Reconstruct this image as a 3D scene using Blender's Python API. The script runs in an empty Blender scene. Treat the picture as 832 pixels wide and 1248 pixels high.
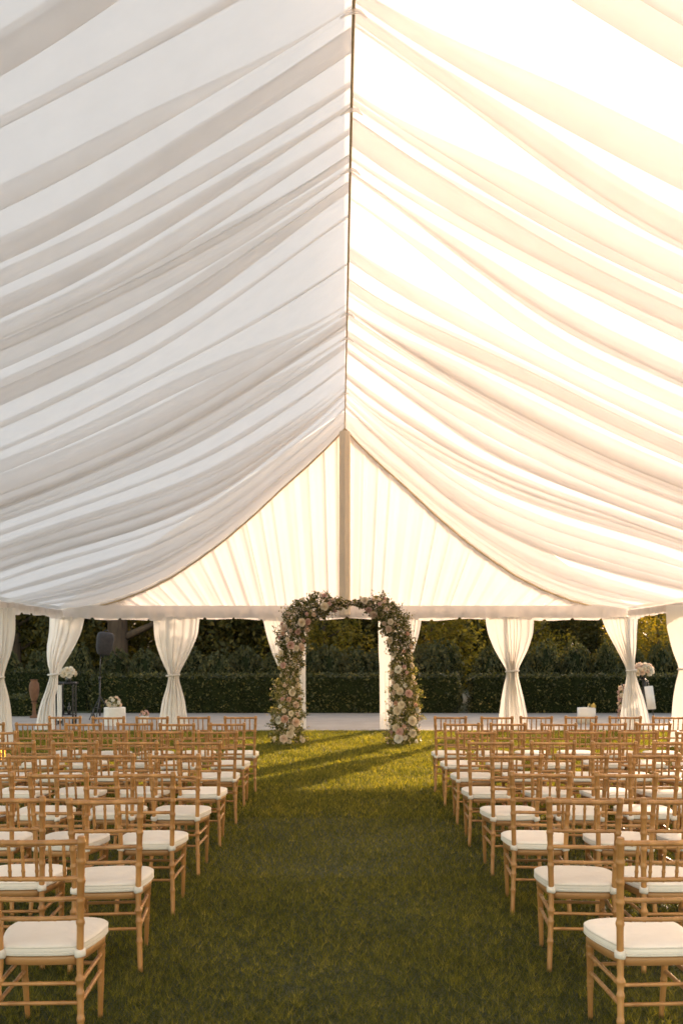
import bpy, bmesh, math, random
import numpy as np
from mathutils import Vector, Matrix
random.seed(7); rng = np.random.default_rng(7)
R = math.radians
C = bpy.context.scene.collection
F = 1200.0; CX = 420.0; HY = 796.0; CH = 1.68
def PX(px, D): return (px-CX)*D/F            # width of the place at distance D
def PZ(py, D): return CH-(py-HY)*D/F

# ------------------------------------------------------------ helpers
class MB:
    def __init__(s): s.v = []; s.f = []
    def add(s, vs, fs):
        o = len(s.v); s.v += [tuple(v) for v in vs]; s.f += [tuple(i+o for i in f) for f in fs]
    def box(s, cx, cy, cz, sx, sy, sz, rot=None, bev=0.0):
        bm = bmesh.new(); bmesh.ops.create_cube(bm, size=1)
        for v in bm.verts: v.co = Vector((v.co.x*sx, v.co.y*sy, v.co.z*sz))
        if bev: bmesh.ops.bevel(bm, geom=bm.edges[:], offset=bev, segments=2, affect='EDGES')
        if rot: bmesh.ops.rotate(bm, verts=bm.verts, cent=(0,0,0), matrix=rot)
        bm.verts.index_update()
        s.add([v.co+Vector((cx,cy,cz)) for v in bm.verts], [[v.index for v in f.verts] for f in bm.faces]); bm.free()
    def tube(s, pts, rad, seg=8, caps=True):
        pts = [Vector(p) for p in pts]; n = len(pts)
        if not hasattr(rad, '__len__'): rad = [rad]*n
        up = None; rings = []
        for i, p in enumerate(pts):
            t = (pts[min(i+1,n-1)]-pts[max(i-1,0)]).normalized()
            if up is None:
                up = Vector((0,0,1)) if abs(t.z) < .9 else Vector((1,0,0))
            a = (up-t*up.dot(t)).normalized(); b = t.cross(a); up = a
            rings.append([p+(a*math.cos(2*math.pi*k/seg)+b*math.sin(2*math.pi*k/seg))*rad[i] for k in range(seg)])
        vs = [q for r in rings for q in r]; fs = []
        for i in range(n-1):
            for k in range(seg):
                k2 = (k+1) % seg; fs.append((i*seg+k, i*seg+k2, (i+1)*seg+k2, (i+1)*seg+k))
        if caps: fs.append(tuple(range(seg))[::-1]); fs.append(tuple((n-1)*seg+k for k in range(seg)))
        s.add(vs, fs)
    def lathe(s, prof, c=(0,0,0), seg=20):
        s.tube([(c[0], c[1], c[2]+z) for r, z in prof], [max(r, 1e-4) for r, z in prof], seg)
    def grid(s, P):
        nr, nc = len(P), len(P[0])
        s.add([q for r in P for q in r], [(i*nc+j, i*nc+j+1, (i+1)*nc+j+1, (i+1)*nc+j) for i in range(nr-1) for j in range(nc-1)])
    def build(s, name, m, parent=None, smooth=True):
        me = bpy.data.meshes.new(name); me.from_pydata(s.v, [], s.f)
        if smooth: me.polygons.foreach_set('use_smooth', [True]*len(me.polygons))
        me.materials.append(m); me.update()
        return link(name, me, parent)
def link(name, me, parent=None):
    o = bpy.data.objects.new(name, me); C.objects.link(o)
    if parent: o.parent = parent
    return o
def tag(o, label=None, cat=None, group=None, kind=None):
    if label: o['label'] = label
    if cat: o['category'] = cat
    if group: o['group'] = group
    if kind: o['kind'] = kind
    return o
def empty(name, loc=(0,0,0), rz=0.0):
    o = bpy.data.objects.new(name, None); C.objects.link(o); o.location = loc; o.rotation_euler = (0,0,rz)
    o.empty_display_size = .1
    return o
def npmesh(name, V, Fc, m, parent=None, rnd=None, smooth=False, npf=4):
    """V (n,3), Fc (m,npf)"""
    me = bpy.data.meshes.new(name)
    V = np.asarray(V, np.float32); Fc = np.asarray(Fc, np.int32)
    me.vertices.add(len(V)); me.vertices.foreach_set('co', V.ravel())
    me.loops.add(Fc.size); me.loops.foreach_set('vertex_index', Fc.ravel())
    me.polygons.add(len(Fc)); me.polygons.foreach_set('loop_start', np.arange(0, Fc.size, npf, dtype=np.int32))
    if smooth: me.polygons.foreach_set('use_smooth', np.ones(len(Fc), bool))
    if rnd is not None:
        a = me.attributes.new('rnd', 'FLOAT', 'POINT'); a.data.foreach_set('value', np.asarray(rnd, np.float32))
    me.update(calc_edges=True); me.materials.append(m)
    return link(name, me, parent)
def copy_tree(o, parent=None):
    c = o.copy(); C.objects.link(c); c.parent = parent
    for ch in kids[o.name]: copy_tree2(ch, c)
    return c
kids = {}
def copy_tree2(o, parent):
    c = o.copy(); C.objects.link(c); c.parent = parent
    for ch in o.children: copy_tree2(ch, c)

# ------------------------------------------------------------ materials
def mat(name): 
    m = bpy.data.materials.new(name); m.use_nodes = True; nt = m.node_tree
    nt.nodes.clear(); out = nt.nodes.new('ShaderNodeOutputMaterial'); return m, nt, out
def N(nt, t, **k):
    n = nt.nodes.new(t)
    for a, b in k.items(): setattr(n, a, b)
    return n
def ramp(nt, fac, stops):
    r = N(nt, 'ShaderNodeValToRGB'); nt.links.new(fac, r.inputs[0])
    el = r.color_ramp.elements
    while len(el) < len(stops): el.new(.5)
    for e, (p, c) in zip(el, stops): e.position = p; e.color = (*c, 1)
    return r.outputs[0]
def noise(nt, scale, detail=4, coord='Object', stretch=None, rough=.55):
    tc = N(nt, 'ShaderNodeTexCoord'); n = N(nt, 'ShaderNodeTexNoise'); n.inputs['Scale'].default_value = scale
    n.inputs['Detail'].default_value = detail; n.inputs['Roughness'].default_value = rough
    src = tc.outputs[coord]
    if stretch:
        mp = N(nt, 'ShaderNodeMapping'); mp.inputs['Scale'].default_value = stretch; nt.links.new(src, mp.inputs[0]); src = mp.outputs[0]
    nt.links.new(src, n.inputs['Vector']); return n.outputs['Fac']
def principled(name, c1, c2, scale=8, rough=.6, bump=.0, bscale=60, metal=0, stretch=None, spec=.5):
    m, nt, out = mat(name); p = N(nt, 'ShaderNodeBsdfPrincipled')
    oi = N(nt, 'ShaderNodeObjectInfo'); mr = N(nt, 'ShaderNodeMapRange'); mr.inputs[3].default_value = .84; mr.inputs[4].default_value = 1.06
    nt.links.new(oi.outputs['Random'], mr.inputs[0]); hs = N(nt, 'ShaderNodeHueSaturation'); nt.links.new(mr.outputs[0], hs.inputs['Value'])
    nt.links.new(ramp(nt, noise(nt, scale, 5, stretch=stretch), [(.3, c1), (.7, c2)]), hs.inputs['Color']); nt.links.new(hs.outputs[0], p.inputs['Base Color'])
    p.inputs['Roughness'].default_value = rough; p.inputs['Metallic'].default_value = metal
    p.inputs['Specular IOR Level'].default_value = spec
    if bump:
        b = N(nt, 'ShaderNodeBump'); b.inputs['Strength'].default_value = bump; b.inputs['Distance'].default_value = .01
        nt.links.new(noise(nt, bscale, 4), b.inputs['Height']); nt.links.new(b.outputs[0], p.inputs['Normal'])
    nt.links.new(p.outputs[0], out.inputs[0]); return m
def cloth(name, col, tcol, trans=.5, bump=.15, bscale=25, stretch=None, sheer=0):
    m, nt, out = mat(name); d = N(nt, 'ShaderNodeBsdfDiffuse'); t = N(nt, 'ShaderNodeBsdfTranslucent'); mx = N(nt, 'ShaderNodeMixShader')
    n = noise(nt, 3, 4, stretch=stretch)
    k = .94
    nt.links.new(ramp(nt, n, [(.3, tuple(c*k for c in col)), (.7, col)]), d.inputs[0])
    nt.links.new(ramp(nt, n, [(.3, tuple(c*k for c in tcol)), (.7, tcol)]), t.inputs[0])
    mx.inputs[0].default_value = trans
    b = N(nt, 'ShaderNodeBump'); b.inputs['Strength'].default_value = bump; b.inputs['Distance'].default_value = .02
    nt.links.new(noise(nt, bscale, 3, stretch=stretch), b.inputs['Height'])
    nt.links.new(b.outputs[0], d.inputs['Normal']); nt.links.new(b.outputs[0], t.inputs['Normal'])
    nt.links.new(d.outputs[0], mx.inputs[1]); nt.links.new(t.outputs[0], mx.inputs[2])
    last = mx
    if sheer:
        tr = N(nt, 'ShaderNodeBsdfTransparent'); last = N(nt, 'ShaderNodeMixShader'); last.inputs[0].default_value = sheer
        nt.links.new(mx.outputs[0], last.inputs[1]); nt.links.new(tr.outputs[0], last.inputs[2])
    nt.links.new(last.outputs[0], out.inputs[0])
    return m
def leafmat(name, stops, trans=.35, rough=.55, nscale=0):
    m, nt, out = mat(name); a = N(nt, 'ShaderNodeAttribute', attribute_name='rnd')
    fac = a.outputs['Fac']
    if nscale:
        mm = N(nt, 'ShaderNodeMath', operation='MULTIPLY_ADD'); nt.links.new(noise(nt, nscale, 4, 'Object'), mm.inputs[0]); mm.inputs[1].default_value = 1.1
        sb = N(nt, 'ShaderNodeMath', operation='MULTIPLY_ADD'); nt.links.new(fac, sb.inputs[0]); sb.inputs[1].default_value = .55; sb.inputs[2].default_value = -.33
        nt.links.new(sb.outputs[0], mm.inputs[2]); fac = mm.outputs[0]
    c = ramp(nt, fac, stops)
    p = N(nt, 'ShaderNodeBsdfPrincipled'); p.inputs['Roughness'].default_value = rough; p.inputs['Specular IOR Level'].default_value = .25
    t = N(nt, 'ShaderNodeBsdfTranslucent'); mx = N(nt, 'ShaderNodeMixShader'); mx.inputs[0].default_value = trans
    br = N(nt, 'ShaderNodeMixRGB', blend_type='MULTIPLY'); br.inputs[0].default_value = 1; br.inputs[2].default_value = (1.5, 1.35, .5, 1)
    nt.links.new(c, p.inputs['Base Color']); nt.links.new(c, br.inputs[1]); nt.links.new(br.outputs[0], t.inputs[0])
    nt.links.new(p.outputs[0], mx.inputs[1]); nt.links.new(t.outputs[0], mx.inputs[2]); nt.links.new(mx.outputs[0], out.inputs[0])
    return m

M = {}
M['liner'] = cloth('sheer_liner_fabric', (.88,.82,.755), (.90,.87,.85), .74, .10, 2.2, sheer=.42)
M['sun_block'] = cloth('sun_block_vinyl', (.74,.70,.65), (.5,.48,.45), .12, .05, 3)
M['cover'] = cloth('vinyl_roof_cover', (.88,.85,.82), (.92,.90,.88), .72, .05, 3)
M['gable'] = cloth('gable_fabric', (.80,.75,.71), (.82,.765,.755), .32, .12, 5, (1,1,.25))
M['curtain'] = cloth('curtain_fabric', (.80,.755,.70), (.80,.77,.73), .27, .12, 9, (1,1,.3))
M['trim'] = principled('tan_trim_cord', (.52,.38,.23), (.62,.47,.30), 20, .8)
M['pole_cloth'] = cloth('pole_wrap_fabric', (.74,.64,.51), (.7,.6,.48), .2, .1, 12)
M['post'] = principled('white_painted_metal', (.7,.68,.64), (.78,.76,.72), 6, .4)
M['wood'] = principled('golden_wood', (.32,.138,.045), (.53,.262,.098), 14, .34, .12, 90, stretch=(1,1,.35))
M['wood_dark'] = principled('seat_frame_wood', (.35,.165,.062), (.46,.235,.095), 10, .42, .1, 70, stretch=(.4,1,1))
M['cushion'] = principled('cushion_cotton', (.74,.69,.62), (.80,.755,.69), 7, .9, .35, 28, spec=.1)
M['tie'] = principled('cushion_tie_cotton', (.68,.63,.57), (.78,.73,.66), 30, .95, .3, 300, spec=.1)
M['black'] = principled('black_metal', (.012,.012,.013), (.025,.024,.024), 20, .4)
M['speaker'] = principled('charcoal_cover', (.018,.017,.019), (.034,.032,.033), 14, .85, .3, 200)
M['white'] = principled('white_linen', (.70,.66,.60), (.78,.75,.69), 9, .9, .2, 120)
M['terracotta'] = principled('terracotta', (.12,.05,.025), (.19,.085,.04), 10, .85, .3, 60)
M['bark'] = principled('bark', (.05,.032,.02), (.12,.075,.045), 6, .95, .8, 14, stretch=(1,1,.25))
M['stem'] = principled('green_stem', (.04,.06,.02), (.07,.09,.03), 9, .7)
M['glass'] = principled('dark_glass', (.01,.012,.012), (.02,.022,.02), 4, .08)
M['core'] = principled('light_block_core', (.010,.014,.006), (.022,.03,.012), 9, 1.0, .6, 30, spec=0)  # near-black fill added inside hedges and shrubs to block light
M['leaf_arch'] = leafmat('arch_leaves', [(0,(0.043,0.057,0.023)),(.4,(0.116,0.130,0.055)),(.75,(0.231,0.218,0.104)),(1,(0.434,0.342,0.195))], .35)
M['hedge'] = leafmat('hedge_leaves', [(0,(0.014,0.019,0.008)),(.45,(0.043,0.049,0.017)),(.75,(0.107,0.101,0.033)),(1,(0.343,0.243,0.103))], .25, .5, 1.6)  # palest warm stop puts sunlit highlights into the leaf colour
M['shrub'] = leafmat('conifer_leaves', [(0,(0.023,0.030,0.013)),(.5,(0.064,0.072,0.031)),(1,(0.215,0.176,0.064))], .3, .6, 1.2)  # yellowish stop and noise colour golden sun highlights into the foliage
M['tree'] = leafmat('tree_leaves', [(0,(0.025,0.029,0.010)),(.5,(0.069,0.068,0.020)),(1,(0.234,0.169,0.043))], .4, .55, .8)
M['gold'] = leafmat('sunlit_gold_leaves', [(0,(0.053,0.056,0.012)),(.5,(0.199,0.156,0.030)),(1,(0.451,0.312,0.071))], .55, .5, 1.0)  # golden sunlight is put into the leaf colour of these trees
for nm, a, b in (('cream',(.76,.62,.44),(.84,.75,.59)), ('blush',(.72,.50,.37),(.83,.66,.52)), ('pink',(.62,.34,.29),(.76,.50,.43)),
                 ('coral',(.58,.28,.18),(.72,.44,.32)), ('ivory',(.76,.72,.62),(.84,.81,.73)), ('yellow',(.7,.5,.12),(.8,.62,.2))):
    a, b = (tuple(.88*c+.12*w_ for c, w_ in zip(q, (.92,.86,.76))) for q in (a, b))
    M[nm] = cloth(nm+'_petals', b, a, .38, .1, 40)

def grass_material(name, blades):
    m, nt, out = mat(name); p = N(nt, 'ShaderNodeBsdfPrincipled'); p.inputs['Roughness'].default_value = .6; p.inputs['Specular IOR Level'].default_value = .2
    big = noise(nt, .9, 5, 'Object'); fine = noise(nt, 45, 3, 'Object')
    add = N(nt, 'ShaderNodeMath', operation='MULTIPLY_ADD'); nt.links.new(fine, add.inputs[0]); add.inputs[1].default_value = .55; 
    sc = N(nt, 'ShaderNodeMath', operation='MULTIPLY_ADD'); nt.links.new(big, sc.inputs[0]); sc.inputs[1].default_value = .25; sc.inputs[2].default_value = .10
    nt.links.new(sc.outputs[0], add.inputs[2]); fac = add.outputs[0]
    if blades:
        a = N(nt, 'ShaderNodeAttribute', attribute_name='rnd')
        ad = N(nt, 'ShaderNodeMath', operation='MULTIPLY_ADD'); nt.links.new(a.outputs['Fac'], ad.inputs[0]); ad.inputs[1].default_value = .6
        ad2 = N(nt, 'ShaderNodeMath', operation='MULTIPLY_ADD'); nt.links.new(fac, ad2.inputs[0]); ad2.inputs[1].default_value = .8; ad2.inputs[2].default_value = -.2
        nt.links.new(ad2.outputs[0], ad.inputs[2]); fac = ad.outputs[0]
    c = ramp(nt, fac, [(.12,(.010,.015,.008)),(.46,(.050,.064,.030)),(.74,(.155,.156,.062)),(.98,(.38,.35,.18))])
    nt.links.new(c, p.inputs['Base Color'])
    if blades:
        t = N(nt, 'ShaderNodeBsdfTranslucent'); br = N(nt, 'ShaderNodeMixRGB', blend_type='MULTIPLY'); br.inputs[0].default_value = 1; br.inputs[2].default_value = (3.6,2.9,.6,1)
        nt.links.new(c, br.inputs[1]); nt.links.new(br.outputs[0], t.inputs[0])
        mx = N(nt, 'ShaderNodeMixShader'); mx.inputs[0].default_value = .5
        nt.links.new(p.outputs[0], mx.inputs[1]); nt.links.new(t.outputs[0], mx.inputs[2]); nt.links.new(mx.outputs[0], out.inputs[0])
    else:
        b = N(nt, 'ShaderNodeBump'); b.inputs['Strength'].default_value = 1; b.inputs['Distance'].default_value = .03
        nt.links.new(noise(nt, 60, 4, 'Object'), b.inputs['Height']); nt.links.new(b.outputs[0], p.inputs['Normal'])
        nt.links.new(p.outputs[0], out.inputs[0])
    return m
M['lawn'] = grass_material('lawn_turf', False); M['blade'] = grass_material('grass_blades', True)
M['paving'] = principled('pale_paving', (.29,.245,.20), (.37,.32,.265), 1.4, .75, .2, 30)
M['flame'], nt, out = mat('amber_glow'); e = N(nt, 'ShaderNodeEmission'); e.inputs[0].default_value = (1,.38,.06,1); e.inputs[1].default_value = 1.6; nt.links.new(e.outputs[0], out.inputs[0])

# ------------------------------------------------------------ ground
m = MB(); m.grid([[(x, y, 0) for x in (-400,-60,-12,0,12,60,400)] for y in (-200,-20,0,12,21.1,40,120,600)])
tag(m.build('lawn', M['lawn'], smooth=False), kind='structure')
m = MB(); m.box(0, 24.15, -.0, 44, 6.1, .05)
tag(m.build('paving', M['paving'], smooth=False), kind='structure')
def blades():
    Vs, rn = [], []
    # distance bands: y0, y1, blades per m2, height, width
    for y0, y1, dens, h, w in ((4.2,5.6,15000,.030,.0036),(5.6,7.4,11000,.031,.0044),(7.4,10,5200,.033,.005),(10,14,4600,.038,.010),(14,21.05,4200,.042,.014)):
        wd = .36*y1
        n = int((y1-y0)*2*wd*dens); x = rng.uniform(-wd, wd, n); y = rng.uniform(y0, y1, n)
        k = np.abs(x) < .36*y+.1; x, y = x[k], y[k]; n = len(x)
        g1 = rng.uniform(0, 1, (1500, 1500)); g2 = rng.uniform(0, 1, (700, 700))
        c1 = g1[((x+20)/.022).astype(int) % 1500, (y/.022*.6).astype(int) % 1500]; c2 = g2[((x+20)/.07).astype(int) % 700, (y/.07*.7).astype(int) % 700]
        cl = .88*c1+.12*c2; a = rng.uniform(0, 2*np.pi, n); h = h*(.35+1.25*cl); hh = h*rng.uniform(.5, 1.25, n)*(1+.3*np.sin(x*3.1+1.3*np.sin(y*2.3))*np.sin(y*2.7)); lean = rng.normal(0, .55, (n, 2))*hh[:, None]
        dx, dy = np.cos(a)*w/2, np.sin(a)*w/2
        tri = np.zeros((n, 3, 3)); tri[:,0] = np.stack([x-dx, y-dy, np.zeros(n)], 1); tri[:,1] = np.stack([x+dx, y+dy, np.zeros(n)], 1)
        tri[:,2] = np.stack([x+lean[:,0], y+lean[:,1], hh], 1)
        Vs.append(tri.reshape(-1, 3)); rn.append(np.repeat(.55*rng.uniform(0, 1, n)**1.6+.55*cl**1.5, 3))
    V = np.concatenate(Vs); r = np.concatenate(rn)
    o = npmesh('grass', V, np.arange(len(V)).reshape(-1, 3), M['blade'], rnd=r, npf=3)
    tag(o, 'short mown green grass covering the aisle between the chairs', 'grass', kind='stuff')
blades()

# ------------------------------------------------------------ leaf clouds
def leaves(P, size, up=.0, jitter=.35):
    """P (n,3) leaf centres -> pointed quads with random turns"""
    n = len(P); d = rng.normal(size=(n,3)); d /= np.linalg.norm(d, axis=1)[:, None]
    e = rng.normal(size=(n,3)); e[:,2] += up; e -= (e*d).sum(1)[:, None]*d; e /= np.linalg.norm(e, axis=1)[:, None]
    f = np.cross(d, e); s = (size*(1+jitter*rng.normal(size=n)).clip(.4, 1.9))[:, None]
    V = np.stack([P-e*s*.6, P+f*s*.3+d*s*.06, P+e*s*.6, P-f*s*.3+d*s*.06], 1).reshape(-1, 3)
    return V, np.arange(4*n).reshape(-1, 4), np.repeat(rng.uniform(0, 1, n), 4)
def leafobj(name, P, size, m, parent=None):
    V, Fc, r = leaves(P, size); return npmesh(name, V, Fc, m, parent, rnd=r)

def hedge(name, x0, x1, y, dep, h, label, group, n_per=420):
    t = empty(name, ((x0+x1)/2, y, 0)); tag(t, label, 'hedge', group)
    hw = (x1-x0)/2; c = MB(); c.box(0, 0, h/2-.03, 2*hw-.10, dep-.10, h-.08); c.build('light_block_core', M['core'], t, False)  # added dark box stops light passing through the hedge
    A = 2*hw*h*2+2*dep*h+2*hw*dep; n = int(A*n_per); P = []
    for face, area in (('f', 2*hw*h), ('b', 2*hw*h*.5), ('l', dep*h), ('r', dep*h), ('t', 2*hw*dep)):
        k = int(area*n_per); a = rng.uniform(-1, 1, k); b = rng.uniform(0, 1, k); off = rng.normal(-.01, .05, k)
        w = .03*np.sin(a*hw*5.1+1)+.02*np.sin(a*hw*11.3+b*6)
        if face == 'f': p = np.stack([a*hw, -dep/2-off-w, b*h], 1)
        elif face == 'b': p = np.stack([a*hw, dep/2+off+w, b*h], 1)
        elif face == 'l': p = np.stack([-hw-off, a*dep/2, b*h], 1)
        elif face == 'r': p = np.stack([hw+off, a*dep/2, b*h], 1)
        else: p = np.stack([a*hw, (b-.5)*dep, h+off*.7+w*.5], 1)
        P.append(p)
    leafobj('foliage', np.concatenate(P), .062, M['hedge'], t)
    return t
G = 'clipped hedges behind the paving'
hedge('clipped_hedge', PX(112, 27.4), PX(559, 27.4), 27.7, .9, 1.06, 'long low clipped hedge running behind the flower arch, left of the narrow hedge gap', G)
hedge('clipped_hedge', PX(574, 27.4), 9.8, 27.7, .9, 1.06, 'low clipped hedge at right, from the narrow hedge gap to the right edge', G)
hedge('clipped_hedge', -11.6, PX(108, 28.6), 28.9, .9, 1.16, 'dark clipped hedge set back behind the speaker and the terracotta urn', G)
hedge('clipped_hedge', PX(4, 25.8), PX(45, 25.8), 26.2, .8, .54, 'lowest short box hedge between the two leftmost tied curtains', G)

def blob_points(n, a, b, c, lumps=9, fill=.45):
    """points in lumpy clumps filling an ellipsoid"""
    cs = rng.normal(size=(lumps, 3)); cs /= np.linalg.norm(cs, axis=1)[:, None]; cs *= rng.uniform(.35, .8, (lumps, 1))
    rr = rng.uniform(.26, .5, lumps); k = rng.integers(0, lumps, n)
    d = rng.normal(size=(n,3)); d /= np.linalg.norm(d, axis=1)[:, None]
    P = cs[k]+d*(rr[k]*rng.uniform(fill, 1.08, n)**.6)[:, None]
    return P*np.array([a, b, c])
def make_shrub(seed, h, w):
    n = 3400; k = rng.uniform(0, 1, n); a = rng.uniform(0, 2*np.pi, n)
    prof = np.sin(np.clip(k*1.15+.42, 0, 1)*np.pi*.5+0)*np.clip(1.01-k**4, 0, 1)**.5*.98
    r = w/2*np.clip(prof, .02, 1)*(1+.17*np.sin(a*3+k*8+seed)+.13*np.sin(a*5-k*13+seed*2))*rng.uniform(.75, 1.06, n)
    P = np.stack([r*np.cos(a), r*np.sin(a), k*h*(1+.07*np.sin(a*2+seed)+.06*np.sin(a*5+seed*3))], 1)
    V, Fc, rn = leaves(P, .06, 1.2)
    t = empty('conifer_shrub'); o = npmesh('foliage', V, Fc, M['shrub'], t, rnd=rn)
    c = MB(); c.lathe([(w*.30,.02),(w*.38,h*.25),(w*.37,h*.6),(w*.24,h*.85),(.02,h*.97)], seg=12); c.build('light_block_core', M['core'], t)
    return t
bpy.context.view_layer.update()
shr = [make_shrub(i, 1.0, .95) for i in range(3)]
sx = [ -40, 8, 52, 96, 140, 178, 232, 268, 300, 338, 378, 402, 433, 462, 500, 526, 543, 600, 628, 664, 700, 738, 770, 806, 842]
nS = len(sx)
words_ = ['leftmost','second','third','fourth','fifth','sixth','seventh','eighth','ninth','tenth','eleventh','twelfth','thirteenth','fourteenth','fifteenth','sixteenth','seventeenth','eighteenth','nineteenth','twentieth','twenty-first','twenty-second','twenty-third','twenty-fourth','rightmost']
def clone(root):
    c = root.copy(); C.objects.link(c)
    for ch in root.children:
        d = ch.copy(); C.objects.link(d); d.parent = c
        for g in ch.children:
            e_ = g.copy(); C.objects.link(e_); e_.parent = d
    return c
used_first = set()
for i, px in enumerate(sx):
    k = i % 3; o = shr[k] if k not in used_first else clone(shr[k]); used_first.add(k)
    D = 29.6+random.uniform(-.3, .4); hh = random.uniform(1.55, 1.78) if px < 480 else random.uniform(1.7, 1.98)
    o.location = (PX(px, D), D, 0); o.scale = (random.uniform(1.0,1.35), 1.1, hh); o.rotation_euler.z = random.uniform(0, 6)
    o.rotation_euler.z = random.choice([0, math.pi])+random.uniform(-.2, .2)
    tag(o, f'bushy upright conifer behind the clipped hedge, {words_[i]} of the row counted from the left' if i not in (0, nS-1) else f'bushy upright conifer behind the clipped hedge, {words_[i]} of the row', 'shrub', 'conifers in a row behind the hedge')

def make_tree(name, h, r, trunk_r, crown0, leafm, n, size, lean=0.0, lumps=14):
    t = empty(name); m = MB()
    pts = [(0,0,-.05),(.03,0,h*.15),(.06+lean*.3,.05,h*.35),(.02+lean*.7,.03,h*.6),(lean,0,h*.88)]
    m.tube(pts, [trunk_r*1.35, trunk_r, trunk_r*.85, trunk_r*.5, trunk_r*.12], 10)
    for k in range(7):
        a = k*2.4; z0 = h*(.28+.07*k); L = r*(.85-.06*k)
        b = Vector((.03+lean*.5, .03, z0)); e_ = b+Vector((math.cos(a)*L, math.sin(a)*L, L*.55))
        m.tube([b, b.lerp(e_, .5)+Vector((0,0,-.05*L)), e_], [trunk_r*.42, trunk_r*.25, trunk_r*.07], 6)
    m.build('trunk', M['bark'], t)
    P = blob_points(n, r*1.25, r*1.25, (h-crown0)/2*1.15, lumps); P[:,2] += crown0+(h-crown0)/2; P = P[P[:,2] > crown0*.7]
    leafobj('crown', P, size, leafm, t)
    return t
TG = 'trees beyond the hedge'
protos = {
 'dark': make_tree('broadleaf_tree', 6.2, 2.5, .17, .7, M['tree'], 16000, .15),
 'dark2': make_tree('broadleaf_tree', 6.8, 2.7, .2, .5, M['tree'], 17000, .15),
 'gold': make_tree('sunlit_gold_tree', 3.6, 1.6, .1, .5, M['gold'], 6500, .105, lumps=20),
 'trunk': make_tree('broadleaf_tree', 7.5, 2.6, .40, 2.9, M['tree'], 14000, .15)}
pu = set()
def put(kind, x, y, rz, s, label, cat='tree'):
    o = protos[kind] if kind not in pu else clone(protos[kind]); pu.add(kind)
    o.location = (x, y, 0); o.rotation_euler.z = rz; o.scale = (s, s, s); tag(o, label, cat, TG); return o
put('trunk', PX(141, 33.5), 33.5, 0, 1, 'tree with a thick bare brown trunk rising behind the speaker')
put('dark', PX(20, 34.5), 34.5, 1, 1, 'dark tree behind the leftmost side curtain and the urn')
put('dark2', PX(75, 37), 37, 2, 1, 'dark tree behind the curtain beside the black flower stand')
put('dark', PX(180, 37), 37, 3.5, 1, 'dark tree just right of the thick brown trunk')
put('dark2', PX(262, 35), 35, .5, .95, 'dark tree behind the gap between second curtain and flower arch')
put('dark', PX(322, 36), 36, 5, 1, 'dark tree behind the left column of the flower arch')
put('gold', PX(395, 33.5), 33.5, 0, .95, 'olive tree tinted sunlit gold seen through the arch, on the left')
put('dark2', PX(420, 37.5), 37.5, 1.2, 1, 'dark green tree seen through the middle of the arch')
put('dark', PX(470, 36), 36, 2.2, .95, 'dark tree behind the right column of the flower arch')
put('gold', PX(527, 33), 33, 2, 1.02, 'golden sunlit tree right beside the flower arch')
put('dark', PX(585, 36), 36, 4, .8, 'dark tree behind the curtain right of the arch')
put('gold', PX(640, 34.5), 34.5, 4, .88, 'small tree tinted sunlit gold just right of the tied curtain right of the arch')
put('dark', PX(690, 37), 37, 3, .62, 'very dark rounded tree between the two right back curtains')
put('dark2', PX(735, 39), 39, 5, .6, 'dark tree half behind the right corner curtain')
put('gold', PX(800, 33.5), 33.5, 5.2, .98, 'golden sunlit tree in the narrow opening at far right')
put('gold', PX(845, 35), 35, 1, 1.0, 'tree tinted sunlit gold behind the rightmost side curtain')
# unseen trees added on the right to keep sun off the near rows
for i, (x, y) in enumerate(((13.5,13.0),(14.5,17.2),(12.8,8.5))):
    put('dark2', x, y, i*1.3, .95, 'added unseen tree outside the right side of the tent, blocking sun from near rows')
def woods():
    P = []
    for i in range(84):
        x = rng.uniform(-42, 36); y = rng.uniform(49, 58); h = rng.uniform(4.5, 6.5) if x > 6 else rng.uniform(6, 9)
        if i > 52: y = rng.uniform(45, 48); h = 2.4; x = -30+(i-53)*2.0
        p = blob_points(1500, 3.4 if i <= 52 else 1.7, 2.2, h/2*1.2, 8); p += np.array([x, y, h/2]); P.append(p[p[:,2] > 0])
    o = leafobj('distant_woods', np.concatenate(P), .42, M['tree']); tag(o, 'dark distant woodland closing the view behind the garden trees', 'woodland', kind='stuff')
woods()

# ------------------------------------------------------------ tent
HW = 6.1; YB = 21.4; ZE = 2.60; ZR = 6.57
tent = empty('wedding_tent', (0, YB, 0)); tag(tent, 'white pleated marquee with peaked ceiling, gable drape and ruffled valance', 'tent')
TL = Vector((0, -YB, 0))
def tl(o): o.location = TL; return o
cat_x = [0, .35, .8, 1.32, 2.0, 2.66, 3.2, 3.71, 4.3, 4.9, 5.44, 6.1]; cat_z = [6.57, 6.19, 5.76, 5.30, 4.66, 4.10, 3.71, 3.37, 3.07, 2.84, 2.69, 2.60]
def catz(x): return float(np.interp(abs(x), cat_x, cat_z))
def sst(a, b, x): t = np.clip((x-a)/(b-a), 0, 1); return t*t*(3-2*t)
def prof(X, D):
    s = ZR-(ZR-ZE)*X/HW-.10*np.sin(np.pi*X/HW)
    c = np.interp(X, cat_x, cat_z); w = sst(14.5, 21.4, D); return s*(1-w)+c*w
Gs = [-6, -3.2, -.8, 1.6, 3.6, 5.6, 7.45, 8.8, 9.9, 14.1, 15.2, 18.4, 21.4]
def kcoef(v): return np.interp(v, [-6, 9, 18, 19.5, 21.4], [.06, .06, .125, .10, 0])
def ridge_x(y): return np.interp(y, [0, 7.4, 21.4], [.11, .067, 0])
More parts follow.
